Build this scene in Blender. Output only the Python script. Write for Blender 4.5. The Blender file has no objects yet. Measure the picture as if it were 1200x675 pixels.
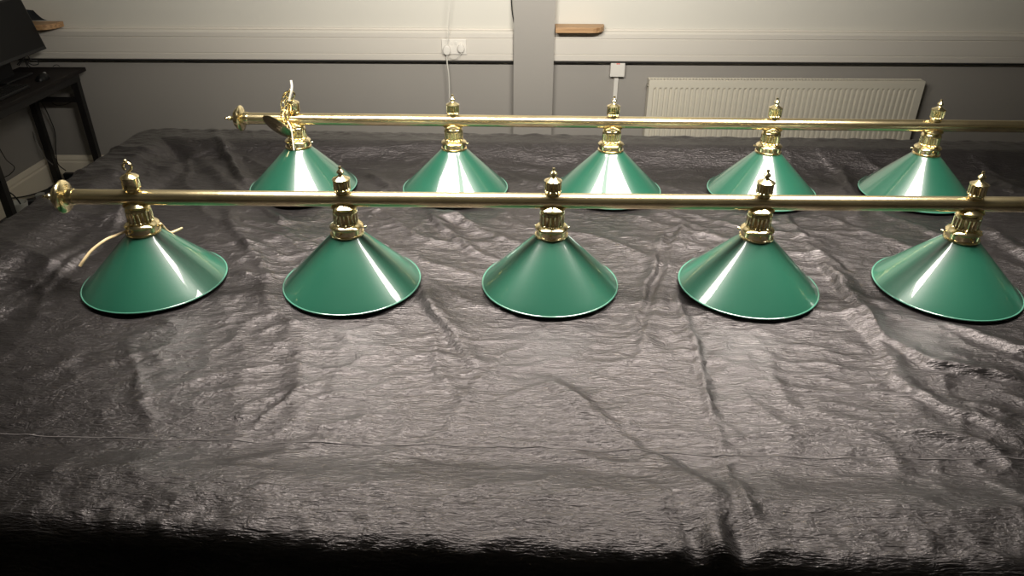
import bpy, bmesh, math, random
import numpy as np
from mathutils import Vector, Matrix, Quaternion
random.seed(4); rng = np.random.default_rng(11)
col = bpy.context.scene.collection
PI = math.pi

# ------------------------------------------------------------------ camera
FOC, PITCH, ROLL, YAW, CH = 862.28, 0.517, 0.006, 0.0044, 1.7604
Fv = Vector((math.sin(YAW)*math.cos(PITCH), math.cos(YAW)*math.cos(PITCH), -math.sin(PITCH)))
R0 = Vector((math.cos(YAW), -math.sin(YAW), 0)); U0 = R0.cross(Fv)
Rv = R0*math.cos(ROLL) + U0*math.sin(ROLL); Uv = U0*math.cos(ROLL) - R0*math.sin(ROLL)
CAM = Vector((0, 0, CH))
cd = bpy.data.cameras.new('camera'); cam = bpy.data.objects.new('camera', cd); col.objects.link(cam)
cd.sensor_width = 36; cd.lens = FOC/1200*36; cd.clip_start = .02
M = Matrix((Rv, Uv, -Fv)).transposed().to_4x4(); M.translation = CAM
cam.matrix_world = M
bpy.context.scene.camera = cam

def at(u, v, y=None, z=None, x=None):
    """world point seen at picture position u, v on the plane y=, z= or x="""
    d = Fv + Rv*((u-600)/FOC) - Uv*((v-337.5)/FOC)
    t = y/d.y if y is not None else ((z-CH)/d.z if z is not None else x/d.x)
    return CAM + d*t

# ------------------------------------------------------------------ materials
def mat(name, base=(.5,.5,.5), rough=.5, metal=0, coat=0, spec=.5, sheen=0, noise=None, bump=None, coatr=.05):
    """noise=(scale, amount[, colour2]); bump=(scale, strength, distance)"""
    m = bpy.data.materials.new(name); m.use_nodes = True
    nt = m.node_tree; b = nt.nodes['Principled BSDF']
    b.inputs['Base Color'].default_value = (*base, 1); b.inputs['Roughness'].default_value = rough
    b.inputs['Metallic'].default_value = metal; b.inputs['Coat Weight'].default_value = coat
    b.inputs['Coat Roughness'].default_value = coatr
    b.inputs['Specular IOR Level'].default_value = spec; b.inputs['Sheen Weight'].default_value = sheen
    tc = nt.nodes.new('ShaderNodeTexCoord')
    if noise:
        n = nt.nodes.new('ShaderNodeTexNoise'); n.inputs['Scale'].default_value = noise[0]; n.inputs['Detail'].default_value = 5
        nt.links.new(tc.outputs['Object'], n.inputs['Vector'])
        mx = nt.nodes.new('ShaderNodeMix'); mx.data_type = 'RGBA'
        c2 = noise[2] if len(noise) > 2 else tuple(c*.6 for c in base)
        mx.inputs['A'].default_value = (*base, 1); mx.inputs['B'].default_value = (*c2, 1)
        mr = nt.nodes.new('ShaderNodeMapRange'); mr.inputs['From Min'].default_value = .35; mr.inputs['From Max'].default_value = .75
        mr.inputs['To Max'].default_value = noise[1]
        nt.links.new(n.outputs['Fac'], mr.inputs['Value']); nt.links.new(mr.outputs['Result'], mx.inputs['Factor'])
        nt.links.new(mx.outputs['Result'], b.inputs['Base Color'])
    if bump:
        n = nt.nodes.new('ShaderNodeTexNoise'); n.inputs['Scale'].default_value = bump[0]; n.inputs['Detail'].default_value = 4
        nt.links.new(tc.outputs['Object'], n.inputs['Vector'])
        bp = nt.nodes.new('ShaderNodeBump'); bp.inputs['Strength'].default_value = bump[1]; bp.inputs['Distance'].default_value = bump[2]
        nt.links.new(n.outputs['Fac'], bp.inputs['Height']); nt.links.new(bp.outputs['Normal'], b.inputs['Normal'])
    return m

BRASS = mat('polished_brass', (.85,.72,.42), .17, 1, noise=(9, .45, (.66,.54,.30)), bump=(60, .12, .002))
BRASSW = mat('worn_brass', (.85,.71,.42), .25, 1, noise=(14, .8, (.58,.47,.28)), bump=(220, .22, .0008))
GREEN = mat('green_enamel', (.011,.070,.043), .32, coat=1, noise=(7, .4, (.016,.088,.056)), coatr=.035)
GRIM = mat('pale_green_rim', (.05,.17,.12), .3, coat=.6)
WHITEIN = mat('white_enamel', (.8,.8,.76), .4)
BLK = mat('black_plastic', (.012,.012,.013), .4)
BLKG = mat('black_gloss', (.004,.004,.005), .4, spec=.25)
DESK = mat('black_desk_laminate', (.012,.009,.009), .6, noise=(30, .5, (.018,.014,.013)), spec=.25)
DMET = mat('black_painted_steel', (.008,.007,.007), .45)
WUP = mat('cream_wall_paint', (.60,.58,.525), .75, noise=(2.5, .25, (.55,.53,.48)), bump=(90, .15, .002))
WLO = mat('grey_wall_paint', (.325,.305,.280), .7, noise=(2.5, .3, (.29,.275,.255)), bump=(90, .15, .002))
TRUNK = mat('white_trunking_plastic', (.62,.585,.53), .45)
SKIRT = mat('cream_gloss_paint', (.86,.78,.64), .4)
RADM = mat('cream_radiator_enamel', (.68,.64,.54), .35)
WHT = mat('white_plastic', (.72,.69,.64), .35)
SHADOW = mat('shadow_black', (.01,.009,.008), .8)
RED = mat('red_print', (.75,.06,.04), .5)
CEIL = mat('ceiling_paint', (.4,.4,.38), .8)
CARP = mat('dark_grey_carpet', (.06,.06,.063), .95, bump=(400, .6, .004))
CABLE = mat('black_cable', (.008,.008,.008), .5)
CABW = mat('white_cable', (.62,.60,.55), .5)
CORD = mat('beige_flex', (.55,.42,.24), .4)
PAPER = mat('dark_blue_card', (.012,.016,.024), .5)

def wood():
    m = mat('pale_timber', (.46,.27,.13), .5); nt = m.node_tree; b = nt.nodes['Principled BSDF']
    tc = nt.nodes.new('ShaderNodeTexCoord'); mp = nt.nodes.new('ShaderNodeMapping'); mp.inputs['Scale'].default_value = (2, 40, 60)
    n = nt.nodes.new('ShaderNodeTexNoise'); n.inputs['Scale'].default_value = 2; n.inputs['Detail'].default_value = 5
    cr = nt.nodes.new('ShaderNodeValToRGB'); e = cr.color_ramp.elements
    e[0].position = .3; e[0].color = (.26,.135,.06,1); e[1].position = .7; e[1].color = (.58,.36,.18,1)
    nt.links.new(tc.outputs['Object'], mp.inputs['Vector']); nt.links.new(mp.outputs['Vector'], n.inputs['Vector'])
    nt.links.new(n.outputs['Fac'], cr.inputs['Fac']); nt.links.new(cr.outputs['Color'], b.inputs['Base Color'])
    return m
WOOD = wood()

def cloth_mat():
    m = mat('charcoal_crushed_taffeta', (.060,.054,.055), .34, metal=.86, spec=.45, sheen=.0)
    nt = m.node_tree; b = nt.nodes['Principled BSDF']; L = nt.links
    b.inputs['Sheen Roughness'].default_value = .35
    b.inputs['Sheen Tint'].default_value = (.8,.74,.75,1)
    tc = nt.nodes.new('ShaderNodeTexCoord')
    def nz(scale, sc, det, dist=0, rot=0):
        mp = nt.nodes.new('ShaderNodeMapping'); mp.inputs['Scale'].default_value = sc; mp.inputs['Rotation'].default_value = (0,0,rot)
        n = nt.nodes.new('ShaderNodeTexNoise'); n.inputs['Scale'].default_value = scale; n.inputs['Detail'].default_value = det
        n.inputs['Distortion'].default_value = dist
        L.new(tc.outputs['Object'], mp.inputs['Vector']); L.new(mp.outputs['Vector'], n.inputs['Vector'])
        return n
    def ridge(n):                                  # 1 - |2n-1| : sharp crinkle crests
        a = nt.nodes.new('ShaderNodeMath'); a.operation = 'MULTIPLY_ADD'; a.inputs[1].default_value = 2; a.inputs[2].default_value = -1
        c = nt.nodes.new('ShaderNodeMath'); c.operation = 'ABSOLUTE'
        L.new(n.outputs['Fac'], a.inputs[0]); L.new(a.outputs[0], c.inputs[0]); return c
    n1 = nz(1, (17, 105, 60), 5, .7, .03)           # long low crinkles along the cloth
    n2 = nz(1, (70, 330, 180), 4, .5, -.02)        # finer ones
    n3 = nz(1, (26, 30, 30), 4, 1.0, .5)           # crumple
    r1, r3 = ridge(n1), ridge(n3)
    def bump(h, s, d, prev=None):
        bp = nt.nodes.new('ShaderNodeBump'); bp.inputs['Strength'].default_value = s; bp.inputs['Distance'].default_value = d
        L.new(h, bp.inputs['Height'])
        if prev: L.new(prev.outputs['Normal'], bp.inputs['Normal'])
        return bp
    b1 = bump(r1.outputs[0], .50, .0045); b2 = bump(n2.outputs['Fac'], .65, .003, b1); b3 = bump(r3.outputs[0], .28, .006, b2)
    L.new(b3.outputs['Normal'], b.inputs['Normal'])
    return m
CLOTH = cloth_mat()

# ------------------------------------------------------------------ mesh helpers
def build(name, bm, m, parent=None, smooth=True, angle=35):
    me = bpy.data.meshes.new(name)
    bmesh.ops.recalc_face_normals(bm, faces=bm.faces)
    if smooth:
        for f in bm.faces: f.smooth = True
        lim = math.radians(angle)
        for e in bm.edges:
            if len(e.link_faces) == 2 and e.calc_face_angle(0) > lim: e.smooth = False
    bm.to_mesh(me); bm.free()
    o = bpy.data.objects.new(name, me); col.objects.link(o)
    for mm in (m if isinstance(m, (list, tuple)) else [m]): me.materials.append(mm)
    if parent: o.parent = parent
    return o
def tag(o, label=None, cat=None, group=None, kind=None):
    if label: o['label'] = label
    if cat: o['category'] = cat
    if group: o['group'] = group
    if kind: o['kind'] = kind
    return o
def empty(name, loc, rz=0):
    o = bpy.data.objects.new(name, None); col.objects.link(o); o.location = loc; o.rotation_euler = (0,0,rz)
    o.empty_display_size = .05; return o
def box(bm, x0, x1, y0, y1, z0, z1, bev=0, mi=0):
    vs = [bm.verts.new((x, y, z)) for x in (x0,x1) for y in (y0,y1) for z in (z0,z1)]
    fs = [bm.faces.new([vs[i] for i in q]) for q in ((0,1,3,2),(4,6,7,5),(0,4,5,1),(2,3,7,6),(0,2,6,4),(1,5,7,3))]
    for f in fs: f.material_index = mi
    if bev:
        es = list({e for f in fs for e in f.edges})
        bmesh.ops.bevel(bm, geom=es, offset=bev, segments=2, affect='EDGES', profile=.5)
    return vs
def lathe(bm, prof, n=48, mod=None, T=None, mi=0):
    """prof: list of (r, z); mod(theta, i) scales the radius"""
    rings = []
    for i, (r, z) in enumerate(prof):
        if r < 1e-6:
            v = bm.verts.new((0,0,z)); rings.append([v]*n); continue
        ring = []
        for k in range(n):
            a = 2*PI*k/n; rr = r*(mod(a, i) if mod else 1)
            ring.append(bm.verts.new((rr*math.cos(a), rr*math.sin(a), z)))
        rings.append(ring)
    for i in range(len(rings)-1):
        for k in range(n):
            q = [rings[i][k], rings[i][(k+1)%n], rings[i+1][(k+1)%n], rings[i+1][k]]
            u = []
            for v in q:
                if v not in u: u.append(v)
            if len(u) >= 3:
                f = bm.faces.new(u); f.material_index = mi
    if T is not None:
        bmesh.ops.transform(bm, matrix=T, verts=list({v for r in rings for v in r}))
def smoothpath(pts, k=6):
    P = [Vector(p) for p in pts]
    if len(P) < 3: return P
    out = []
    Q = [P[0]*2-P[1]] + P + [P[-1]*2-P[-2]]
    for i in range(1, len(Q)-2):
        a, b, c, d = Q[i-1], Q[i], Q[i+1], Q[i+2]
        for j in range(k):
            t = j/k
            out.append(.5*((2*b)+(c-a)*t+(2*a-5*b+4*c-d)*t*t+(3*b-a-3*c+d)*t**3))
    out.append(P[-1]); return out
def tube(bm, pts, r, n=8, closed=False, mi=0):
    P = [Vector(p) for p in pts]; N = len(P)
    tang = []
    for i in range(N):
        if closed: t = P[(i+1)%N]-P[i-1]
        else: t = P[min(i+1,N-1)]-P[max(i-1,0)]
        tang.append(t.normalized())
    ref = Vector((0,0,1)) if abs(tang[0].z) < .9 else Vector((1,0,0))
    u = (ref - tang[0]*ref.dot(tang[0])).normalized(); rings = []
    for i in range(N):
        u = (u - tang[i]*u.dot(tang[i])).normalized(); w = tang[i].cross(u)
        rr = r[i] if isinstance(r, (list, tuple)) else r
        rings.append([bm.verts.new(P[i] + (u*math.cos(2*PI*k/n) + w*math.sin(2*PI*k/n))*rr) for k in range(n)])
    for i in range(N if closed else N-1):
        A, B = rings[i], rings[(i+1)%N]
        for k in range(n):
            f = bm.faces.new([A[k], A[(k+1)%n], B[(k+1)%n], B[k]]); f.material_index = mi
    if not closed:
        bm.faces.new(rings[0][::-1]); bm.faces.new(rings[-1])
def prism(bm, poly, z0, z1, bev=0):
    a = [bm.verts.new((x, y, z0)) for x, y in poly]; b = [bm.verts.new((x, y, z1)) for x, y in poly]
    bm.faces.new(a[::-1]); top = bm.faces.new(b); n = len(poly)
    for i in range(n): bm.faces.new([a[i], a[(i+1)%n], b[(i+1)%n], b[i]])
    if bev: bmesh.ops.bevel(bm, geom=list(top.edges), offset=bev, segments=3, affect='EDGES', profile=.5)

# ------------------------------------------------------------------ room shell
XL, XR, YB, YF, CZ = -2.93, 3.9, 4.5, -1.6, 2.7
def sbox(name, m, *a, bev=0, kind='structure'):
    bm = bmesh.new(); box(bm, *a, bev=bev); return tag(build(name, bm, m, smooth=False), kind=kind)
sbox('floor', CARP, XL-.1, XR+.1, YF-.1, YB+.1, -.1, 0)
sbox('ceiling', CEIL, XL-.1, XR+.1, YF-.1, YB+.1, CZ, CZ+.1)
ZD = .86                                            # colour change sits behind the trunking
def wall(name, x0, x1, y0, y1):
    bm = bmesh.new(); box(bm, x0, x1, y0, y1, 0, ZD, mi=0); box(bm, x0, x1, y0, y1, ZD, CZ, mi=1)
    return tag(build(name, bm, [WLO, WUP], smooth=False), kind='structure')
wall('wall_back', XL-.1, XR+.1, YB, YB+.1)
wall('wall_left', XL-.1, XL, YF, YB)
wall('wall_right', XR, XR+.1, YF, YB)
wall('wall_front', XL-.1, XR+.1, YF-.1, YF)
# pier on the back wall
PX0, PX1 = .021, .256
sbox('wall_pier', WLO, PX0, PX1, YB-.09, YB, 0, CZ)
# skirting with an ogee top: one moulded length per wall
def skirting(name, p0, p1, inward, h=.165):
    prof = [(0,0),(.018,0),(.018,h-.045),(.012,h-.036),(.014,h-.026),(.010,h-.012),(.004,h),(0,h)]
    bm = bmesh.new(); A, B = [], []
    for t, z in prof:
        A.append(bm.verts.new((p0[0]+inward[0]*t, p0[1]+inward[1]*t, z))); B.append(bm.verts.new((p1[0]+inward[0]*t, p1[1]+inward[1]*t, z)))
    n = len(prof)
    for i in range(n-1): bm.faces.new([A[i], A[i+1], B[i+1], B[i]])
    bm.faces.new(A); bm.faces.new(B[::-1])
    return tag(build(name, bm, SKIRT, smooth=False), kind='structure')
skirting('baseboard_back', (XL, YB), (PX0, YB), (0,-1))
skirting('baseboard_back.001', (PX1, YB), (XR, YB), (0,-1))
skirting('baseboard_left', (XL, YF), (XL, YB-.018), (1,0))
skirting('baseboard_right', (XR, YF), (XR, YB-.018), (-1,0))
# dado trunking: moulded profile, covers in the middle
def trunking(name, x0, x1):
    t = empty(name, (x0, YB, .775)); tag(t, kind='structure')
    z0, z1 = 0, .168; D = .050
    prof = [(0,z0),(D-.004,z0),(D,z0+.004),(D,z0+.034),(D-.004,z0+.037),(D-.004,z0+.040),(D-.001,z0+.042),(D-.001,z0+.124),
            (D-.004,z0+.126),(D-.004,z0+.129),(D,z0+.132),(D,z1-.012),(D-.012,z1),(.010,z1),(.010,z1+.010),(0,z1+.010)]
    bm = bmesh.new(); A = [bm.verts.new((0,-a,z)) for a,z in prof]; B = [bm.verts.new((x1-x0,-a,z)) for a,z in prof]
    n = len(prof)
    for i in range(n): bm.faces.new([A[i], A[(i+1)%n], B[(i+1)%n], B[i]])
    bm.faces.new(A[::-1]); bm.faces.new(B)
    build('trunking_body', bm, TRUNK, t, smooth=False)
    bm = bmesh.new(); box(bm, 0, x1-x0, -.046, 0, -.009, -.0005); build('painted_shadow', bm, SHADOW, t, smooth=False)  # black strip stands in for the shadow under the trunking
    return t
trunking('trim_1', XL, PX0-.002)
trunking('trim_2', PX1+.002, XR)

# ------------------------------------------------------------------ timber ledges on the trunking
def ledge(name, x0, x1, lab):
    bm = bmesh.new(); y1 = YB-.012; y0 = 4.36; w = x1-x0
    poly = [(x0, y1), (x0, y0)] + [(x1-.075, y0)] + [(x1-.075+.075*math.sin(a), y0+.10-.10*math.cos(a)) for a in [PI/12*k for k in range(1, 7)]] + [(x1, y1)]
    P = [(x-x0, y-YB) for x, y in poly]
    prism(bm, P, 0, .028, .004)
    o = build(name, bm, WOOD, smooth=False); o.location = (x0, YB, .9535)
    return tag(o, lab, 'ledge', 'timber ledges on the wall trunking')
ledge('timber_ledge', PX1+.003, .545, 'pale wooden ledge with rounded end beside the wall pier')
ledge('timber_ledge', XL+.002, -2.60, 'pale wooden ledge with rounded end behind the black monitor')
# dark card lying on the left ledge, its edge curling down
bm = bmesh.new(); rows = []
pA, pB, pC, pD = at(30,11,y=4.46), at(39,12,y=4.46), at(56,24,y=4.375), at(34,24,y=4.375)
for i in range(9):
    t = i/8; row = []
    for j in range(7):
        s = j/6; p = (pA*(1-s)+pB*s)*(1-t) + (pD*(1-s)+pC*s)*t; p.z -= .012*math.sin(PI*t)
        p.z = max(p.z, .9835+.002*s); row.append(bm.verts.new(p))
    rows.append(row)
for i in range(8):
    for j in range(6): bm.faces.new([rows[i][j], rows[i][j+1], rows[i+1][j+1], rows[i+1][j]])
bmesh.ops.solidify(bm, geom=list(bm.faces), thickness=.002)
tag(build('folder', bm, PAPER), 'dark blue folder sloping down onto wooden ledge behind the monitor', 'folder')

# ------------------------------------------------------------------ double socket, plugs and cables on the trunking
sx0, sx1 = -.399, -.257; yf = YB-.05
s = empty('double_socket', ((sx0+sx1)/2, yf, .8565)); tag(s, 'white double wall socket set in trunking left of the wall pier', 'socket')
bm = bmesh.new(); box(bm, -.0725, .0725, -.009, 0, -.043, .043, bev=.003); build('face_plate', bm, WHT, s, smooth=False)
for dx in (-.013, .013):
    bm = bmesh.new(); box(bm, dx-.007, dx+.007, -.013, -.008, .012, .032, bev=.0015); tag(build('rocker_switch', bm, WHT, s, smooth=False))
def plug(x, z, w, h, dpt, lab):
    t = empty('mains_plug', (x, yf-.009, z)); tag(t, lab, 'plug', 'plugs in the double socket')
    bm = bmesh.new()
    poly = [(w/2*math.sin(a)*(1-.12*math.cos(a)), h/2*math.cos(a)) for a in [2*PI*k/20 for k in range(20)]]
    prism(bm, poly, 0, dpt, .005)
    bmesh.ops.transform(bm, matrix=Matrix.Rotation(PI/2, 4, 'X'), verts=bm.verts)
    build('plug_body', bm, WHT, t)
    bm = bmesh.new(); tube(bm, [(0, -dpt*.5, -h/2+.004), (0, -dpt*.5, -h/2-.008)], .005, 10); build('cord_grip', bm, WHT, t)
    return t
plug(at(524,57,y=yf)[0], .842, .044, .056, .03, 'larger white plug in left outlet of double socket')
plug(at(540.5,53.5,y=yf)[0], .852, .040, .050, .024, 'smaller white plug in right outlet of double socket')
def cable(name, uvs, y, r, m, lab, k=6, n=8):
    pts = [at(p[0], p[1], y=(p[2] if len(p) > 2 else y)) for p in uvs]
    bm = bmesh.new(); tube(bm, smoothpath(pts, k), r, n)
    return tag(build(name, bm, m), lab, 'cable')
cable('wall_cable', [(529,-30),(528.5,0),(526.5,22),(525.5,40),(524.5,52)], 4.40, .0022, CABW, 'thin white cable running up cream wall from the socket', 6)
cable('power_cable', [(523.8,63.5),(524,74),(526,90),(527,118),(528,150),(529,190),(531,236)], 4.424, .0042, CABW, 'white power cable hanging below left plug of double socket')
cable('plug_cable', [(540.5,62),(537,67),(531,68.5),(526,66)], 4.42, .0015, CABW, 'small white cable loop under right plug of double socket')
cable('black_wire', [(598.5,-20),(599.5,5),(600.5,16),(602.5,27)], YB-.02, .003, CABLE, 'thin black wire on cream wall beside top of pier')

# fused spur box + conduit
t = empty('switch_box', (.642, YB, .728)); tag(t, 'small white electrical box under trunking with red mark', 'switch')
bm = bmesh.new(); box(bm, -.043, .043, -.045, 0, -.044, .044, bev=.003); build('box_body', bm, WHT, t, smooth=False)
bm = bmesh.new()
box(bm, -.009, -.001, -.0456, -.0448, .030, .036); box(bm, .001, .010, -.0456, -.0448, .030, .036)
build('red_marking', bm, RED, t, smooth=False)
bm = bmesh.new(); box(bm, -.013, .013, -.016, 0, -.720, -.046, bev=.002); o = build('cable_conduit', bm, WHT, smooth=False)
o.location = (.642, YB, .728); tag(o, 'white vertical cable conduit below the electrical box', 'conduit')

# ------------------------------------------------------------------ radiator
RX0, RX1, RYF, RZ0, RZ1 = .830, 2.475, 4.41, .14, .674
t = empty('radiator', ((RX0+RX1)/2, RYF, RZ0)); W = RX1-RX0; H = RZ1-RZ0
tag(t, 'long cream ribbed panel radiator on grey wall', 'radiator')
bm = bmesh.new(); nr = 50; m0 = .028; zt, zb = H-.040, .03
fx = [(-W/2, 0)]
pitch = (W-2*m0)/nr
for i in range(nr):
    x = -W/2+m0+i*pitch
    fx += [(x, 0), (x+pitch*.16, .009), (x+pitch*.44, .009), (x+pitch*.60, 0)]
fx += [(W/2, 0)]
def rowv(z, k): return [bm.verts.new((x, d*k, z)) for x, d in fx]
rws = [rowv(0, 0), rowv(zb, 0), rowv(zb+.012, 1), rowv(zt-.012, 1), rowv(zt, 0), rowv(H, 0)]
for a in range(5):
    for i in range(len(fx)-1): bm.faces.new([rws[a][i], rws[a][i+1], rws[a+1][i+1], rws[a+1][i]])
build('ribbed_panel', bm, RADM, t, smooth=False)
bm = bmesh.new(); box(bm, -W/2+.004, W/2-.004, .058, .064, .01, H-.004); build('rear_panel', bm, RADM, t, smooth=False)
bm = bmesh.new()
box(bm, -W/2, W/2, .002, .008, H-.004, H+.004, bev=.001); box(bm, -W/2, W/2, .060, .066, H-.004, H+.004, bev=.001)
for i in range(84):
    x = -W/2+.02+(W-.04)*i/83
    box(bm, x-.0045, x+.0045, .006, .062, H-.001, H+.0015)
build('top_grille', bm, RADM, t, smooth=False)
for sgn in (-1, 1):
    bm = bmesh.new(); x = sgn*W/2; box(bm, min(x, x-sgn*.004), max(x, x-sgn*.004), .002, .066, .004, H+.003, bev=.001)
    o = build('side_panel', bm, RADM, t, smooth=False)
    if sgn < 0:
        bm = bmesh.new(); lathe(bm, [(0,0),(.010,0),(.010,.006),(.006,.010),(0,.010)], 12, T=Matrix.Translation((x-.001, .03, H-.035)) @ Matrix.Rotation(-PI/2, 4, 'Y'))
        build('vent_plug', bm, mat('nickel', (.5,.48,.42), .3, 1), o)
for x in (-W/2+.2, 0, W/2-.2):
    bm = bmesh.new(); box(bm, x-.012, x+.012, .065, .0895, .04, H-.01); build('wall_bracket', bm, RADM, t, smooth=False)

# ------------------------------------------------------------------ desk at the left wall
DX0, DX1, DY0, DY1, DZ = -2.905, -2.515, 3.15, 4.44, .73
t = empty('desk', ((DX0+DX1)/2, (DY0+DY1)/2, 0)); tag(t, 'narrow black desk against the left wall under the monitor', 'desk')
cx, cy = (DX0+DX1)/2, (DY0+DY1)/2
bm = bmesh.new(); box(bm, DX0-cx, DX1-cx, DY0-cy, DY1-cy, DZ-.022, DZ, bev=.003); build('desk_top', bm, DESK, t, smooth=False)
bm = bmesh.new()
for x in (DX1-.035, DX0+.02): box(bm, x-cx-.012, x-cx+.012, DY0+.06-cy, DY1-.05-cy, DZ-.065, DZ-.022)
build('side_rail', bm, DMET, t, smooth=False)
LX1, LX0, LY1, LY0 = -2.575, -2.865, 4.40, 3.50
for x in (LX1, LX0):
    for y in (LY1, LY0):
        bm = bmesh.new(); box(bm, x-cx-.019, x-cx+.019, y-cy-.019, y-cy+.019, 0, DZ-.022, bev=.002); build('leg', bm, DMET, t, smooth=False)
for y in (LY1, LY0):
    bm = bmesh.new(); box(bm, LX0-cx, LX1-cx, y-cy-.012, y-cy+.012, .535, .560); build('crossbar', bm, DMET, t, smooth=False)

# monitor parallel to the left wall, leaning back
t = empty('computer_monitor', (-2.76, 4.13, DZ)); tag(t, 'black flat computer monitor leaning back on the desk', 'monitor')
p0 = at(55,57,y=4.34); p1 = at(22.5,-5,y=4.34)
tilt = math.atan2(p0.x-p1.x, p1.z-p0.z); hh = (p1-p0).length; base = Vector((p0.x, p0.y, p0.z)) - Vector((-2.76, 4.13, DZ))
S = Matrix.Translation(base) @ Matrix.Rotation(-tilt, 4, 'Y')
bm = bmesh.new(); box(bm, -.022, 0, -.54, 0, 0, hh, bev=.003); bmesh.ops.transform(bm, matrix=S, verts=bm.verts); build('bezel', bm, BLK, t, smooth=False)
bm = bmesh.new(); box(bm, -.001, .0008, -.53, -.010, .018, hh-.010); bmesh.ops.transform(bm, matrix=S, verts=bm.verts); build('screen', bm, BLKG, t, smooth=False)
bm = bmesh.new(); box(bm, -.065, -.030, -.06, .07, .0, .25, bev=.004); build('stand_neck', bm, BLK, t, smooth=False)
bm = bmesh.new(); box(bm, -.11, .04, -.12, .13, 0, .012, bev=.004); build('stand_base', bm, BLK, t, smooth=False)
# keyboard and mouse
t = empty('keyboard', (-2.63, 3.80, DZ)); tag(t, 'black computer keyboard lying on the desk beside the mouse', 'keyboard')
bm = bmesh.new(); box(bm, -.06, .06, -.21, .16, .001, .016, bev=.003); build('keyboard_case', bm, BLK, t, smooth=False)
bm = bmesh.new()
for i in range(5):
    for j in range(17):
        x = -.045+i*.0225; y = -.195+j*.0215; box(bm, x-.009, x+.009, y-.009, y+.009, .0155, .020)
build('keys', bm, BLK, t, smooth=False)
mp = at(52,92,z=.745)
t = empty('computer_mouse', (-2.600, mp.y+.035, DZ)); tag(t, 'black computer mouse with a glinting top on the desk edge', 'mouse')
bm = bmesh.new(); bmesh.ops.create_uvsphere(bm, u_segments=20, v_segments=12, radius=1)
for v in bm.verts: v.co = Vector((v.co.x*.030, v.co.y*.052, max(v.co.z, 0)*.034+.001))
build('mouse_shell', bm, BLKG, t)
bm = bmesh.new(); lathe(bm, [(0,-.004),(.009,-.004),(.009,.004),(0,.004)], 14, T=Matrix.Translation((.002,.026,.027)) @ Matrix.Rotation(PI/2, 4, 'Y')); build('scroll_wheel', bm, mat('grey_rubber', (.3,.3,.3), .3), t)

def dcable(uv, lab, r=.003, m=CABLE, name='cable'):
    bm = bmesh.new(); tube(bm, smoothpath([at(*p[:2], **p[2]) for p in uv], 6), r, 6)
    return tag(build(name, bm, m), lab, 'cable')
Y = lambda y: dict(y=y)
dcable([(22,77,Y(4.25)),(27,70,Y(4.28)),(31,64,Y(4.32)),(36,70,Y(4.32)),(43,71,Y(4.34)),(45,75,Y(4.33)),(38,76,Y(4.30)),(30,72,Y(4.28)),(33,80,Y(4.26))], 'tangled black cable behind the monitor on the desk')
dcable([(20,76,Y(4.22)),(28,68,Y(4.24)),(33,76,Y(4.26)),(37,79,Y(4.27)),(42,79,Y(4.28))], 'short black cable looping onto the desk below the tangle')
dcable([(62,78,Y(4.42)),(64,76.5,Y(4.42)),(67,76,Y(4.42)),(70,78,Y(4.42))], 'tiny black cable loop at back edge of the desk', .002)
dcable([(82,93,Y(4.43)),(84,102,Y(4.44)),(89,112,Y(4.45)),(84,119,Y(4.46)),(74,123,Y(4.46)),(63,122,Y(4.46)),(52,108,Y(4.45)),(50,96,Y(4.43))], 'black cable sagging under far end of the desk', .002)
dcable([(47,117,Y(4.43)),(53,127,Y(4.44)),(58,138,Y(4.46)),(63,150,Y(4.47)),(65,160,Y(4.47)),(65.5,178,Y(4.46)),(68,192,Y(4.43)),(77,200,Y(4.40))], 'black cable hanging from desk crossbar down to the adapter', .0032)
dcable([(45,118,Y(4.44)),(44,132,Y(4.45)),(40,148,Y(4.46)),(39,156,Y(4.40)),(46,172,Y(4.36)),(53,185,Y(4.35)),(62,193,Y(4.38))], 'grey cable wound past the rear desk leg', .003, mat('grey_cable', (.16,.15,.14), .5))
dcable([(-4,168,Y(4.0)),(3,180,Y(4.0)),(8,188,Y(4.0)),(17,196,Y(4.0)),(12,204,Y(4.0)),(4,208,Y(4.0)),(-6,212,Y(4.0))], 'black cable loop against left wall beside front desk leg', .0025)
dcable([(-8,219,Y(3.85)),(2,222,Y(3.85)),(12,226,Y(3.88)),(19,232,Y(3.9)),(24,239,Y(3.92))], 'black cable end arching over the white dish', .004)
dcable([(-8,228,Y(3.9)),(8,232,Y(3.95)),(24,231,Y(4.05)),(38,228,Y(4.15)),(50,224,Y(4.25)),(62,219,Y(4.3))], 'dark cable running along the left skirting', .0045)
# things on the floor
def adapter(u, v, z, dims, rz, lab, m=BLK, name='power_adapter', cat='adapter'):
    p = at(u, v, z=z); p = at(u, v, x=max(p.x, -2.865)); t = bmesh.new(); a, b, c = dims; box(t, -a/2, a/2, -b/2, b/2, 0, c, bev=.006)
    box(t, a/2-.004, a/2+.012, -.008, .008, c*.3, c*.6, bev=.002)
    o = build(name, t, m, smooth=False); o.location = (p.x, p.y, .001); o.rotation_euler = (0,0,rz); return tag(o, lab, cat)
adapter(82,203,.05, (.07,.045,.055), .1, 'black power adapter on the floor by back skirting')
adapter(35,234,.03, (.07,.045,.035), .7, 'black power adapter on the floor between two pale items')
adapter(46,226,.03, (.05,.04,.03), .3, 'pale grey adapter on the floor next to black adapter', mat('pale_grey_plastic', (.42,.42,.40), .4))
adapter(36,244,.02, (.07,.05,.02), .5, 'flat pale grey box on the floor nearest the draped table', mat('off_white_plastic', (.40,.41,.40), .4), 'small_box', 'box')
p = at(21,238,x=-2.865); bm = bmesh.new(); lathe(bm, [(0,0),(.036,0),(.042,.01),(.050,.060),(.046,.060),(.040,.014),(0,.008)], 32)
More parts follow.
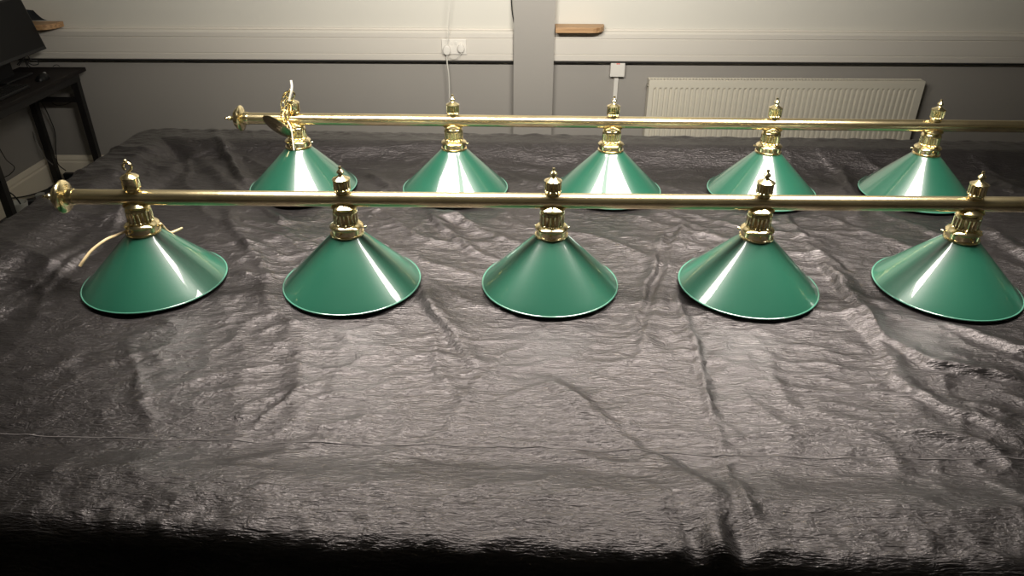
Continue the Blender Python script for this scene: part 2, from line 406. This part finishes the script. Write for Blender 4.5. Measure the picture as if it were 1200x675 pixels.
o = build('white_dish', bm, mat('dish_white', (.7,.7,.66), .3)); o.location = (p.x, p.y, .001); tag(o, 'round white plastic dish on the floor beside front desk leg', 'dish')
# ------------------------------------------------------------------ table and cloth
TA = -.033; BZ = .85; RZ = .04
TO = Vector((.006, .782, 0)); ex = Vector((math.cos(TA), math.sin(TA), 0)); ey = Vector((-math.sin(TA), math.cos(TA), 0))
TX0, TX1, TW = -1.462, 2.26, 1.925
def loc(p): d = p-TO; return (d.dot(ex), d.dot(ey))
def L2(u, v, z=BZ): return loc(at(u, v, z=z))

# lamp stations (world)
FR = dict(X=.1028, Y=1.6296, a=-.010); BK = dict(X=.322, Y=2.2602, a=-.0199)
RB, HB = .1708, .224
def off(i, d): return 1.60 if (i == 5 and d is BK) else (i-2)*.5
stations = [(d['X']+off(i, d)*math.cos(d['a']), d['Y']+off(i, d)*math.sin(d['a'])) for d in (FR, BK) for i in range(6)]

def perlin(x, y, seed):
    r = np.random.default_rng(seed); n = 256; ang = r.uniform(0, 2*np.pi, (n, n))
    gx, gy = np.cos(ang), np.sin(ang)
    xi = np.floor(x).astype(int); yi = np.floor(y).astype(int); xf = x-xi; yf_ = y-yi
    def g(a, b, dx, dy): a = a % n; b = b % n; return gx[a, b]*dx+gy[a, b]*dy
    s = lambda t: t*t*t*(t*(t*6-15)+10)
    u, v = s(xf), s(yf_)
    a = g(xi, yi, xf, yf_)*(1-u)+g(xi+1, yi, xf-1, yf_)*u
    b = g(xi, yi+1, xf, yf_-1)*(1-u)+g(xi+1, yi+1, xf-1, yf_-1)*u
    return (a*(1-v)+b*v)*1.4
sm_ = lambda a, b, x: (lambda t: t*t*(3-2*t))(((x-a)/(b-a)).clip(0, 1))
def rid(n, p=1.0): return (1-np.abs(n)*1.6).clip(0, 1)**p

DROP = .62; hx = .0070; hy = .0055
us = np.arange(TX0-DROP, TX1+DROP, hx); vs = np.arange(-DROP, TW+DROP, hy)
Ug, Vg = np.meshgrid(us, vs, indexing='ij')
nx, ny = Ug.shape
WU = Ug + .011*perlin(Ug*9, Vg*9, 71)+.006*perlin(Ug*28, Vg*28, 73); WV = Vg + .011*perlin(Ug*9, Vg*9, 72)+.006*perlin(Ug*28, Vg*28, 74)
MOD = (1+.8*perlin(Ug*6, Vg*6, 75)).clip(.5, 1.8)
def polyd(pts, wend=.06):
    """distance to polyline and taper factor"""
    best = np.full(Ug.shape, 9.); par = np.zeros(Ug.shape); side = np.zeros(Ug.shape); tot = 0; segs = []
    for a, b in zip(pts[:-1], pts[1:]):
        l = math.hypot(b[0]-a[0], b[1]-a[1]); segs.append((a, b, l, tot)); tot += l
    for a, b, l, s0 in segs:
        dx, dy = (b[0]-a[0])/l, (b[1]-a[1])/l
        t = ((WU-a[0])*dx+(WV-a[1])*dy).clip(0, l)
        ox, oy = WU-(a[0]+t*dx), WV-(a[1]+t*dy); d = np.hypot(ox, oy)
        sg = ox*(-dy)+oy*dx
        m = d < best; best[m] = d[m]; par[m] = (s0+t)[m]; side[m] = sg[m]
    tap = np.minimum(1, np.minimum(par, tot-par)/wend+.05).clip(0, 1)
    return best, side, tap
Hh = np.zeros(Ug.shape)
def fold(uv, amp, w, asym=0, z=BZ):
    global Hh
    P = [L2(u, v, z) for u, v in uv]; d, s, t = polyd(P)
    k = np.where(s > 0, w*(1+asym), w*(1-asym))
    Hh += amp*t*MOD*np.exp(-(d/k)**2)
# named folds read off the photograph
fold([(790,330),(812,400),(826,445),(838,490),(846,522),(862,575),(872,640)], .009, .011, .5)
fold([(806,330),(824,400),(850,520),(880,600)], -.004, .02)
fold([(635,435),(690,480),(745,525),(790,550),(830,590),(850,625)], .011, .03, -.4)
fold([(655,520),(720,545),(800,575)], .005, .02)
fold([(848,522),(890,505),(955,495)], .005, .010, .4)
fold([(960,300),(1000,350),(1035,395),(1090,425),(1200,445)], .014, .022, .5)
fold([(985,350),(1030,400),(1062,455),(1120,480),(1190,505)], .010, .018, .4)
fold([(1000,345),(1080,360),(1150,395),(1240,425)], .010, .02, .3)
fold([(890,395),(905,430),(925,470),(958,495)], .0025, .012)
fold([(1050,452),(1130,470),(1200,490)], .006, .012)
fold([(1040,500),(1100,508),(1200,528)], .006, .012, -.3)
fold([(800,260),(780,320),(762,370),(750,420)], .010, .020, .5)
fold([(780,270),(762,320),(745,370),(752,400)], .010, .012, -.4)
fold([(150,395),(160,440),(172,480),(185,505)], .0028, .014)
fold([(165,420),(150,470)], .003, .008)
fold([(278,508),(310,482),(345,460),(385,438)], .0032, .007)
fold([(330,335),(350,400),(350,450),(340,510)], .004, .03)
fold([(500,250),(530,275),(570,300),(600,310)], .011, .014, .3)
fold([(515,245),(560,270),(615,290)], .008, .012)
fold([(470,300),(500,350),(530,390),(560,430)], .011, .020, .4)
fold([(520,360),(545,400),(570,455)], .005, .02)
fold([(500,380),(520,440),(560,480)], .005, .012)
fold([(238,150),(262,178),(300,232),(335,262)], .020, .020, .3)
fold([(190,160),(240,190),(290,230)], .010, .03)
fold([(262,240),(300,300),(330,350)], .008, .018)
fold([(240,280),(300,285),(340,300)], .006, .012)
fold([(270,250),(320,262),(400,300)], .006, .015)
fold([(420,165),(470,180),(520,178),(600,205),(650,225)], .010, .025, .3)
fold([(430,200),(480,235),(540,262)], .010, .018)
fold([(640,170),(700,200),(760,210),(830,230)], .006, .02)
fold([(760,240),(830,270),(880,300)], .005, .015)
fold([(940,175),(985,200),(1010,230),(1000,260)], .012, .025, .4)
fold([(960,250),(1010,270),(1060,262),(1130,285)], .009, .018)
fold([(1130,170),(1170,210),(1200,225)], .010, .03)
fold([(1150,260),(1200,300),(1260,330)], .012, .025)
fold([(905,240),(950,290),(1000,320)], .008, .014)
fold([(95,400),(60,430),(20,440)], .005, .02)
fold([(350,515),(300,545),(250,560)], .004, .02)
fold([(460,530),(520,548),(530,560),(500,565)], .004, .012)
fold([(363,517),(345,535)], .006, .006); fold([(363,517),(382,531)], .006, .006); fold([(363,517),(372,498)], .005, .006); fold([(363,517),(340,512)], .005,.005)
fold([(-60,395),(60,312),(150,240),(212,186)], .020, .050, .2)
fold([(40,345),(110,290),(170,225)], .006, .012)
# random creases on top of the modelled ones: wrinkled cloth
wx = Ug + .05*perlin(Ug*3, Vg*3, 1); wy = Vg + .05*perlin(Ug*3+9, Vg*3, 2)
dens = .5+.5*np.tanh(2.5*perlin(Ug*1.3+4, Vg*1.6, 3))
Hh += .0036*rid(perlin(wx*4.5+wy*1.5, wy*5.5-wx*1.2, 4), 3)*(.3+dens)
Hh += .0035*rid(perlin(wx*8-wy*3, wy*12+wx*1.5, 5), 3)*(.4+.8*dens)
Hh += .0015*rid(perlin(wx*10, wy*38, 6), 2)*(.6+.6*dens)
Hh += .0010*perlin(wx*17, wy*62, 7)
Hh += .007*perlin(Ug*1.4, Vg*2.0, 8)
back = sm_(.45, .95, Vg)
Hh += (.14+.86*back)*.0075*perlin(wx*3.2+wy*1.2, wy*4.6-wx, 9)
Hh += back*.0085*rid(perlin(wx*3.0-wy*1.0, wy*4.2+wx*2.2, 10), 4)
Hh -= .006
Hh *= 1-.8*sm_(TW-.28, TW-.06, Vg)
# signed distance to the rounded table outline (near edge bows a little)
cxm, cym = (TX0+TX1)/2, TW/2; rc = .07
near = .012*perlin(Ug*2.2, Vg*0, 21)+.006*perlin(Ug*9, Vg*0, 22) + (.016*((-Ug)/.8)).clip(-.02, .02)
Vn = np.where(Vg < cym, Vg - near*np.exp(-(Vg.clip(0, 9)/.35)**2), Vg)
qx = np.abs(Ug-cxm)-(TX1-TX0)/2+rc; qy = np.abs(Vn-cym)-TW/2+rc
sd = np.hypot(qx.clip(0), qy.clip(0)) + np.minimum(np.maximum(qx, qy), 0) - rc
gx = np.where(qx.clip(0)+qy.clip(0) > 0, qx.clip(0), (qx > qy)*1.)*np.sign(Ug-cxm)
gy = np.where(qx.clip(0)+qy.clip(0) > 0, qy.clip(0), (qy >= qx)*1.)*np.sign(Vn-cym)
gl = np.hypot(gx, gy)+1e-9; gx /= gl; gy /= gl
tin = (-sd).clip(0)
sm = lambda a, b, x: (lambda t: t*t*(3-2*t))(((x-a)/(b-a)).clip(0, 1))
rail = (RZ+.004)*(1-sm(.085, .215, tin))-.004 - .004*np.exp(-((tin-.25)/.05)**2)
# press the cloth flat under each shade
wX = TO.x+ex.x*Ug+ey.x*Vg; wY = TO.y+ex.y*Ug+ey.y*Vg
for sx, sy in stations:
    d = np.hypot(wX-sx, wY-sy); k = 1-sm(RB-.002, RB+.05, d)
    Hh = Hh*(1-k) + np.minimum(Hh, -.0035)*k
out = sd.clip(0); re = .035
ang = np.minimum(out/re, np.pi/2)
offs = re*np.sin(ang); dz = re*(1-np.cos(ang)) + (out-re*np.pi/2).clip(0)
per = np.where(np.abs(gx) > np.abs(gy), Vg, Ug)
hang = sm(.02, .35, out)
offs = offs + hang*(.030*np.sin(per*13+2*perlin(per*2, per*0, 31))+.030) + .10*hang*out
bulge = Hh*(1-sm(0, .06, out))
topn = np.cos(ang)
PXl = Ug - gx*out + gx*(offs + bulge*np.sin(ang)); PYl = Vg - gy*out + gy*(offs + bulge*np.sin(ang))
edge_r = .003*perlin(Ug*14, Vg*14, 41)+.0025*perlin(Ug*38, Vg*38, 42)   # ruffled rim of the rail
PZ = BZ + rail + bulge + edge_r*np.exp(-(sd/.05)**2) - dz
PZ = np.maximum(PZ, .03)
# dark notch where the long crease meets the near edge
c0 = L2(842, 632, BZ+RZ); dn = np.hypot((Ug-c0[0])/.045, (Vg-c0[1])/.05); PZ += .016*np.exp(-dn**2)*np.cos((Ug-c0[0])*75)
WX = TO.x+ex.x*PXl+ey.x*PYl; WY = TO.y+ex.y*PXl+ey.y*PYl
lx, ly = PXl, PYl
co = np.stack([lx.ravel(), ly.ravel(), PZ.ravel()], 1).astype(np.float32)
idx = np.arange(nx*ny).reshape(nx, ny)
F = np.stack([idx[:-1,:-1], idx[1:,:-1], idx[1:,1:], idx[:-1,1:]], -1).reshape(-1, 4)
me = bpy.data.meshes.new('table_cloth'); me.vertices.add(len(co)); me.vertices.foreach_set('co', co.ravel())
me.loops.add(F.size); me.loops.foreach_set('vertex_index', F.ravel().astype(np.int32))
me.polygons.add(len(F)); me.polygons.foreach_set('loop_start', (np.arange(len(F))*4).astype(np.int32))
me.update(calc_edges=True); me.validate()
me.polygons.foreach_set('use_smooth', np.ones(len(F), bool)); me.materials.append(CLOTH)
o = bpy.data.objects.new('table_cloth', me); col.objects.link(o); o.location = TO; o.rotation_euler = (0,0,TA)
tag(o, 'crinkled charcoal satin cloth draped over the whole large table', 'tablecloth')
# stitched seam running along the cloth near the front
SP = [L2(u, v) for u, v in [(-40,501),(0,503),(100,507),(350,516),(600,521),(830,530),(1000,533),(1200,536),(1290,538)]]
pts = []
for a, b in zip(SP[:-1], SP[1:]):
    nn = max(2, int(math.hypot(b[0]-a[0], b[1]-a[1])/.006))
    for k in range(nn):
        u = a[0]+(b[0]-a[0])*k/nn; v = a[1]+(b[1]-a[1])*k/nn + .0015*math.sin(u*31)
        i0 = int((u-us[0])/hx); j0 = int((v-vs[0])/hy)
        fu = (u-us[i0])/hx; fv = (v-vs[j0])/hy
        z = (PZ[i0,j0]*(1-fu)+PZ[i0+1,j0]*fu)*(1-fv)+(PZ[i0,j0+1]*(1-fu)+PZ[i0+1,j0+1]*fu)*fv
        pts.append((u, v, z+.0003+.0004*math.sin(u*57)*math.sin(u*23)))
bm = bmesh.new(); tube(bm, pts, .0010, 6); tag(build('seam', bm, mat('seam_thread', (.16,.145,.145), .5), o), 'pale stitched seam line')
# the table under it
t = empty('snooker_table', TO, TA); tag(t, 'large snooker table completely hidden under charcoal cloth', 'table')
i_ = .055
bm = bmesh.new(); box(bm, TX0+i_, TX1-i_, i_, TW-i_, .62, .825, bev=.01); build('table_bed', bm, mat('dark_mahogany', (.05,.015,.008), .35, noise=(6,.6)), t, smooth=False)
bm = bmesh.new()
a, b = .055, .10
for (x0, x1, y0, y1) in ((TX0+a, TX1-a, a, b), (TX0+a, TX1-a, TW-b, TW-a), (TX0+a, TX0+b, b, TW-b), (TX1-b, TX1-a, b, TW-b)):
    box(bm, x0, x1, y0, y1, .825, .866)
build('cushion_rail', bm, bpy.data.materials['dark_mahogany'], t, smooth=False)
for x in (TX0+.3, cxm-.6, cxm+.6, TX1-.3):
    for y in (.25, TW-.25):
        bm = bmesh.new(); lathe(bm, [(0,0),(.05,0),(.055,.04),(.04,.08),(.07,.2),(.08,.36),(.055,.42),(.075,.46),(.075,.62),(0,.62)], 24, T=Matrix.Translation((x, y, 0)))
        build('leg', bm, bpy.data.materials['dark_mahogany'], t)

# ------------------------------------------------------------------ billiard lights
def flute(n, d, rows):
    return lambda a, i: 1-(d*(.5+.5*math.cos(n*a))**1.6 if i in rows else 0)
HC = .136
def shade_mesh():
    bm = bmesh.new()
    prof = [(.0335, HC+.004), (.036, HC), (RB-.0035, .006), (RB-.0012, .0035)]
    P = []
    for (r0, z0), (r1, z1) in zip(prof[:-1], prof[1:]):
        k = 10 if abs(r1-r0) > .05 else 1
        P += [(r0+(r1-r0)*j/k, z0+(z1-z0)*j/k) for j in range(k)]
    P.append(prof[-1])
    lathe(bm, P, 128, mi=0)
    inner = [(r-.0022, z-.0012) for r, z in P]
    lathe(bm, inner[::-1], 128, mi=1)
    return bm
SH = {}
def mk(name, fn, m, angle=35):
    if name not in SH:
        o = build(name, fn(), m, angle=angle); SH[name] = o.data; col.objects.unlink(o); bpy.data.objects.remove(o)
    return SH[name]
def inst(name, me, parent, T=(0,0,0), rz=0):
    o = bpy.data.objects.new(name, me); col.objects.link(o); o.parent = parent; o.location = T; o.rotation_euler = (0,0,rz); return o
def rim_fn():
    bm = bmesh.new(); N = 128
    tube(bm, [((RB-.0006)*math.cos(2*PI*k/N), (RB-.0006)*math.sin(2*PI*k/N), .0026) for k in range(N)], .0020, 8, closed=True); return bm
def collar_fn():
    bm = bmesh.new()
    lathe(bm, [(.0335,.132),(.0400,.1325),(.0415,.135),(.0405,.138),(.0375,.1395),(.0375,.151),(.0395,.1525),(.0405,.155),(.0385,.158),(.0345,.1605),(.0310,.1625),(.0290,.1630)], 48); return bm
def cup_fn():
    bm = bmesh.new(); prof = [(.0295,.1615),(.0305,.1650),(.0300,.1670),(.0296,.1900),(.0300,.1915),(.0292,.1960),(.0262,.2015),(.0215,.2050),(.0190,.2065),(.0180,.2155)]
    lathe(bm, prof, 120, flute(18, .17, (2, 3))); return bm
def saddle_fn():
    bm = bmesh.new(); lathe(bm, [(.0165,.2045),(.030,.2050),(.0315,.2062),(.029,.2085),(.020,.2125),(.016,.216)], 40); return bm
def screw_fn():
    bm = bmesh.new()
    lathe(bm, [(0,0),(.0016,0),(.0016,.006),(.0034,.0062),(.0034,.0095),(0,.0100)], 12, T=Matrix.Translation((.0375,0,.1455)) @ Matrix.Rotation(PI/2, 4, 'Y')); return bm
def finial_fn():
    bm = bmesh.new()
    prof = [(.010,-.004),(.0135,.0),(.0125,.003),(.0155,.0065),(.0165,.009),(.0163,.011),(.0163,.031),(.0172,.0325),(.0172,.0345),(.013,.038),(.0070,.0415),(.0048,.045),
            (.0046,.0465),(.0078,.0490),(.0080,.0515),(.0062,.0545),(.0032,.057),(.0024,.0585),(.0034,.0605),(.0036,.0625),(.0026,.0648),(0,.0655)]
    lathe(bm, [(r*(1.22 if z < .036 else 1.08), z) for r, z in prof], 96, flute(16, .16, (6, 5))); return bm
def finialhook_fn():
    bm = bmesh.new()
    prof = [(.010,-.004),(.0135,.0),(.0125,.003),(.0160,.0065),(.0175,.009),(.0170,.011),(.0165,.030),(.0172,.0325),(.0172,.0345),(.014,.0385),(.0070,.042),(.0045,.044),(0,.0445)]
    lathe(bm, [(r*1.22, z) for r, z in prof], 48); return bm
def hook_fn():
    bm = bmesh.new(); pts = [(0,0,.042),(0,0,.047)] + [(.0098*math.sin(a), .003*math.sin(a/2), .0585-.0098*math.cos(a)) for a in [PI*2*k/14*.9 for k in range(1, 15)]]
    tube(bm, pts, .0031, 8)
    bmesh.ops.create_uvsphere(bm, u_segments=12, v_segments=8, radius=.0045, matrix=Matrix.Translation((0,0,.0735))); return bm
BR = .0183
def cap_fn():
    bm = bmesh.new()
    prof = [(0,-.016),(.0190,-.016),(.0200,-.012),(.0196,.0),(.0215,.001),(.0290,.0025),(.0370,.0055),(.0400,.0090),(.0402,.0120),(.0385,.0140),(.0350,.0150),(.0340,.0170),(.0330,.0205),(.0290,.0220),
            (.0270,.0240),(.0262,.0270),(.0215,.0290),(.0150,.0310),(.0100,.0335),(.0066,.0370),
            (.0050,.041),(.0072,.044),(.0078,.047),(.0056,.051),(.0028,.053),(.0042,.0565),(.0038,.0605),(0,.0630)]
    lathe(bm, prof, 64); return bm
def rail_fn():
    bm = bmesh.new(); L = 2.95; n = 60
    tube(bm, [(-1.160+L*k/n, 0, HB) for k in range(n+1)], BR, 32); return bm

def light(label, d, dip, end_left, hooks):
    root = empty('billiard_light', (d['X'], d['Y'], BZ), d['a'])
    tag(root, label, 'light fixture', 'billiard lights standing on the table')
    me = mk('bar', rail_fn, BRASSW)
    bar = inst('bar', me, root)
    e0 = inst('end_cap', mk('end_cap', cap_fn, BRASS), root, (end_left, 0, HB)); e0.rotation_euler = (0, -PI/2, 0)
    e1 = inst('end_cap', SH['end_cap'], root, (1.79, 0, HB)); e1.rotation_euler = (0, PI/2, 0)
    for i in range(6):
        x = off(i, d)
        s = inst('lamp_shade', mk('lamp_shade', shade_mesh, [GREEN, WHITEIN]), root, (x, 0, 0), rz=i*1.3)
        inst('shade_rim', mk('shade_rim', rim_fn, GRIM), s)
        h = inst('shade_holder', mk('shade_holder', cup_fn, BRASS), root, (x, 0, 0), rz=.1*i)
        inst('collar', mk('collar', collar_fn, BRASS), h); inst('saddle', mk('saddle', saddle_fn, BRASS), h)
        for k in range(3): inst('thumbscrew', mk('thumbscrew', screw_fn, BRASS), h, rz=k*2*PI/3+.2)
        if i in hooks:
            f = inst('finial', mk('finial_plain', finialhook_fn, BRASS), root, (x, 0, HB+BR-.001)); inst('hook', mk('hook', hook_fn, BRASS), f)
        else:
            inst('finial', mk('finial', finial_fn, BRASS), root, (x, 0, HB+BR-.001))
    return root
lf = light('nearer brass billiard light bar with green cone shades, beige flex at left shade', FR, 0, -1.160, (0,))
lb = light('farther brass billiard light bar with green cone shades, near the radiator', BK, 0, -1.160, (0,))
# dark inside of the plain shades needs no lamp. Flex at the first shade of the near light
s0 = Vector((stations[0][0], stations[0][1], BZ))
def under(root, o):
    o.parent = root; o.matrix_parent_inverse = (Matrix.Translation(root.location) @ Matrix.Rotation(root.rotation_euler.z, 4, 'Z')).inverted()
bm = bmesh.new()
tube(bm, smoothpath([s0+Vector((-.032,-.012,.142)), at(137,275.5,y=s0.y-.03), at(124,281,y=s0.y-.06), at(108,293,y=s0.y-.09), at(99,304,y=s0.y-.11), at(93.5,312,y=s0.y-.12)], 8), .0035, 8)
o = build('power_flex', bm, CORD); o['label'] = 'bent beige flex poking out left of the collar'; under(lf, o)
bm = bmesh.new(); tube(bm, smoothpath([s0+Vector((.03,.03,.142)), at(198,272,y=s0.y+.06), at(206,270.5,y=s0.y+.08), at(214,267,y=s0.y+.09)], 6), .003, 8)
o = build('power_flex', bm, CORD); under(lf, o)

# ceiling rose, chain and white flex hanging at the first shade of the far light
b0 = Vector((stations[6][0], stations[6][1], BZ)); yc = b0.y-.045
c = at(325.5,148,y=yc); ppm = FOC/((c-CAM).dot(Fv))
Lax = (Rv*math.cos(.47)-Uv*math.sin(.47)); Mup = (Rv*math.sin(.47)+Uv*math.cos(.47))
nrm = (Mup*.93+Fv*.30).normalized(); wv = nrm.cross(Lax).normalized()
T = Matrix((Lax, wv*(1 if True else -1), nrm)).transposed().to_4x4(); T.translation = c
rose = empty('ceiling_rose', c); tag(rose, 'small oval brass ceiling rose hanging tilted in front of the far bar', 'ceiling rose')
Tl = Matrix((Lax, wv, Lax.cross(wv))).transposed().to_4x4()
rr = 19.5/ppm
bm = bmesh.new(); lathe(bm, [(0,.011),(rr*.3,.0105),(rr*.6,.0085),(rr*.85,.0045),(rr*.97,.0012),(rr,-.001),(rr*.96,-.0028),(rr*.93,-.0025),(rr*.75,-.006),(rr*.45,-.0095),(0,-.011)], 64, T=Tl)
build('rose_plate', bm, BRASS, rose)
# chain links
def link(p, q, r, thick, side, bmx):
    d = (q-p); Lh = d.length/2; m_ = (p+q)/2; u = d.normalized(); s_ = (side-u*side.dot(u)).normalized(); pts = []
    for k in range(16):
        a = 2*PI*k/16; pts.append(m_+u*((Lh)*math.sin(a))+s_*(r*math.cos(a)))
    tube(bmx, pts, thick, 6, closed=True)
ch = empty('brass_chain', at(333,112,y=yc)); tag(ch, 'short brass chain looped over the far bar beside its first finial', 'chain')
def chain(uvs, y, rr_=.006):
    P = [at(u, v, y=y) for u, v in uvs]
    for i, (p, q) in enumerate(zip(P[:-1], P[1:])):
        d = (q-p)*.22; bmx = bmesh.new(); link(p-d-ch.location, q+d-ch.location, rr_, .0019, (Rv if i % 2 == 0 else Rv*.35+Fv), bmx); build('chain_link', bmx, BRASS, ch)
chain([(339,108),(333.5,112),(331.5,119),(331.5,127),(330.5,134),(333,141),(336,146)], b0.y-.030)
chain([(336,110),(338,116),(336,123),(335,131),(336,139)], b0.y-.024, .005)
bm = bmesh.new(); tube(bm, smoothpath([at(341,94.5,y=b0.y-.03), at(342,101,y=b0.y-.03), at(341.5,107,y=b0.y-.03), at(340,113,y=b0.y-.028), at(339,118,y=b0.y-.026)], 6), .0038, 8)
tag(build('white_flex', bm, WHT), 'stub of white flex standing up beside the far first finial', 'cable')
bm = bmesh.new(); tube(bm, smoothpath([at(337,142,y=b0.y-.055), at(341,150,y=b0.y-.060), at(342.5,160,y=b0.y-.062), at(344.5,176,y=b0.y-.065)], 6), .0022, 8)
tag(build('white_flex', bm, WHT), 'thin white flex hanging before the far first shade collar', 'cable')

# ------------------------------------------------------------------ the lamp over the table (above the frame) and light
LZ, LY = 1.97, 1.79
for x0, x1, nm in ((-.93, .025, 'left'), (.185, 1.30, 'right')):
    t = empty('overhead_light', ((x0+x1)/2, LY, LZ)); tag(t, 'white strip light hung over the %s half of the table' % nm, 'light fixture', 'strip lights above the table')
    w = (x1-x0)/2
    bm = bmesh.new(); box(bm, -w, w, -.20, .20, .02, .07, bev=.004)
    for (a, b_, c_, d_) in ((-w, w, -.20, -.192), (-w, w, .192, .20), (-w, -w+.008, -.192, .192), (w-.008, w, -.192, .192)): box(bm, a, b_, c_, d_, -.02, .02)
    build('light_housing', bm, WHT, t, smooth=False)
    for sx_ in (-.7, .7):
        bm = bmesh.new(); tube(bm, [(sx_*w, 0, .07), (sx_*w, 0, CZ-LZ)], .003, 6); build('suspension_wire', bm, DMET, t)
    ld = bpy.data.lights.new('strip', 'AREA'); ld.shape = 'RECTANGLE'; ld.size = 2*w-.03; ld.size_y = .36
    ld.energy = 32*(2*w); ld.spread = math.radians(120); ld.color = (1.0,.945,.85)
    lo = bpy.data.objects.new('strip', ld); col.objects.link(lo); lo.parent = t; lo.location = (0,0,.012)
    # added panel and fill light on the housing, to brighten the back wall
    bm = bmesh.new(); box(bm, -w+.01, w-.01, .200, .204, -.018, .06); build('added_side_panel', bm, WHITEIN, t, smooth=False)
    l2 = bpy.data.lights.new('side', 'AREA'); l2.shape = 'RECTANGLE'; l2.size = .62; l2.size_y = .07; l2.energy = 30; l2.spread = math.radians(124); l2.color = (1.0,.945,.85)
    o2 = bpy.data.objects.new('side', l2); col.objects.link(o2); o2.parent = t; o2.location = ((w-.35)*(1 if nm == 'left' else -1),.207,.02); o2.rotation_euler = (math.radians(92),0,0)
w = bpy.data.worlds.new('world'); bpy.context.scene.world = w; w.use_nodes = True
w.node_tree.nodes['Background'].inputs['Color'].default_value = (.01,.01,.011,1); w.node_tree.nodes['Background'].inputs['Strength'].default_value = 1
sc = bpy.context.scene
sc.view_settings.view_transform = 'Standard'; sc.view_settings.look = 'None'; sc.view_settings.exposure = 0
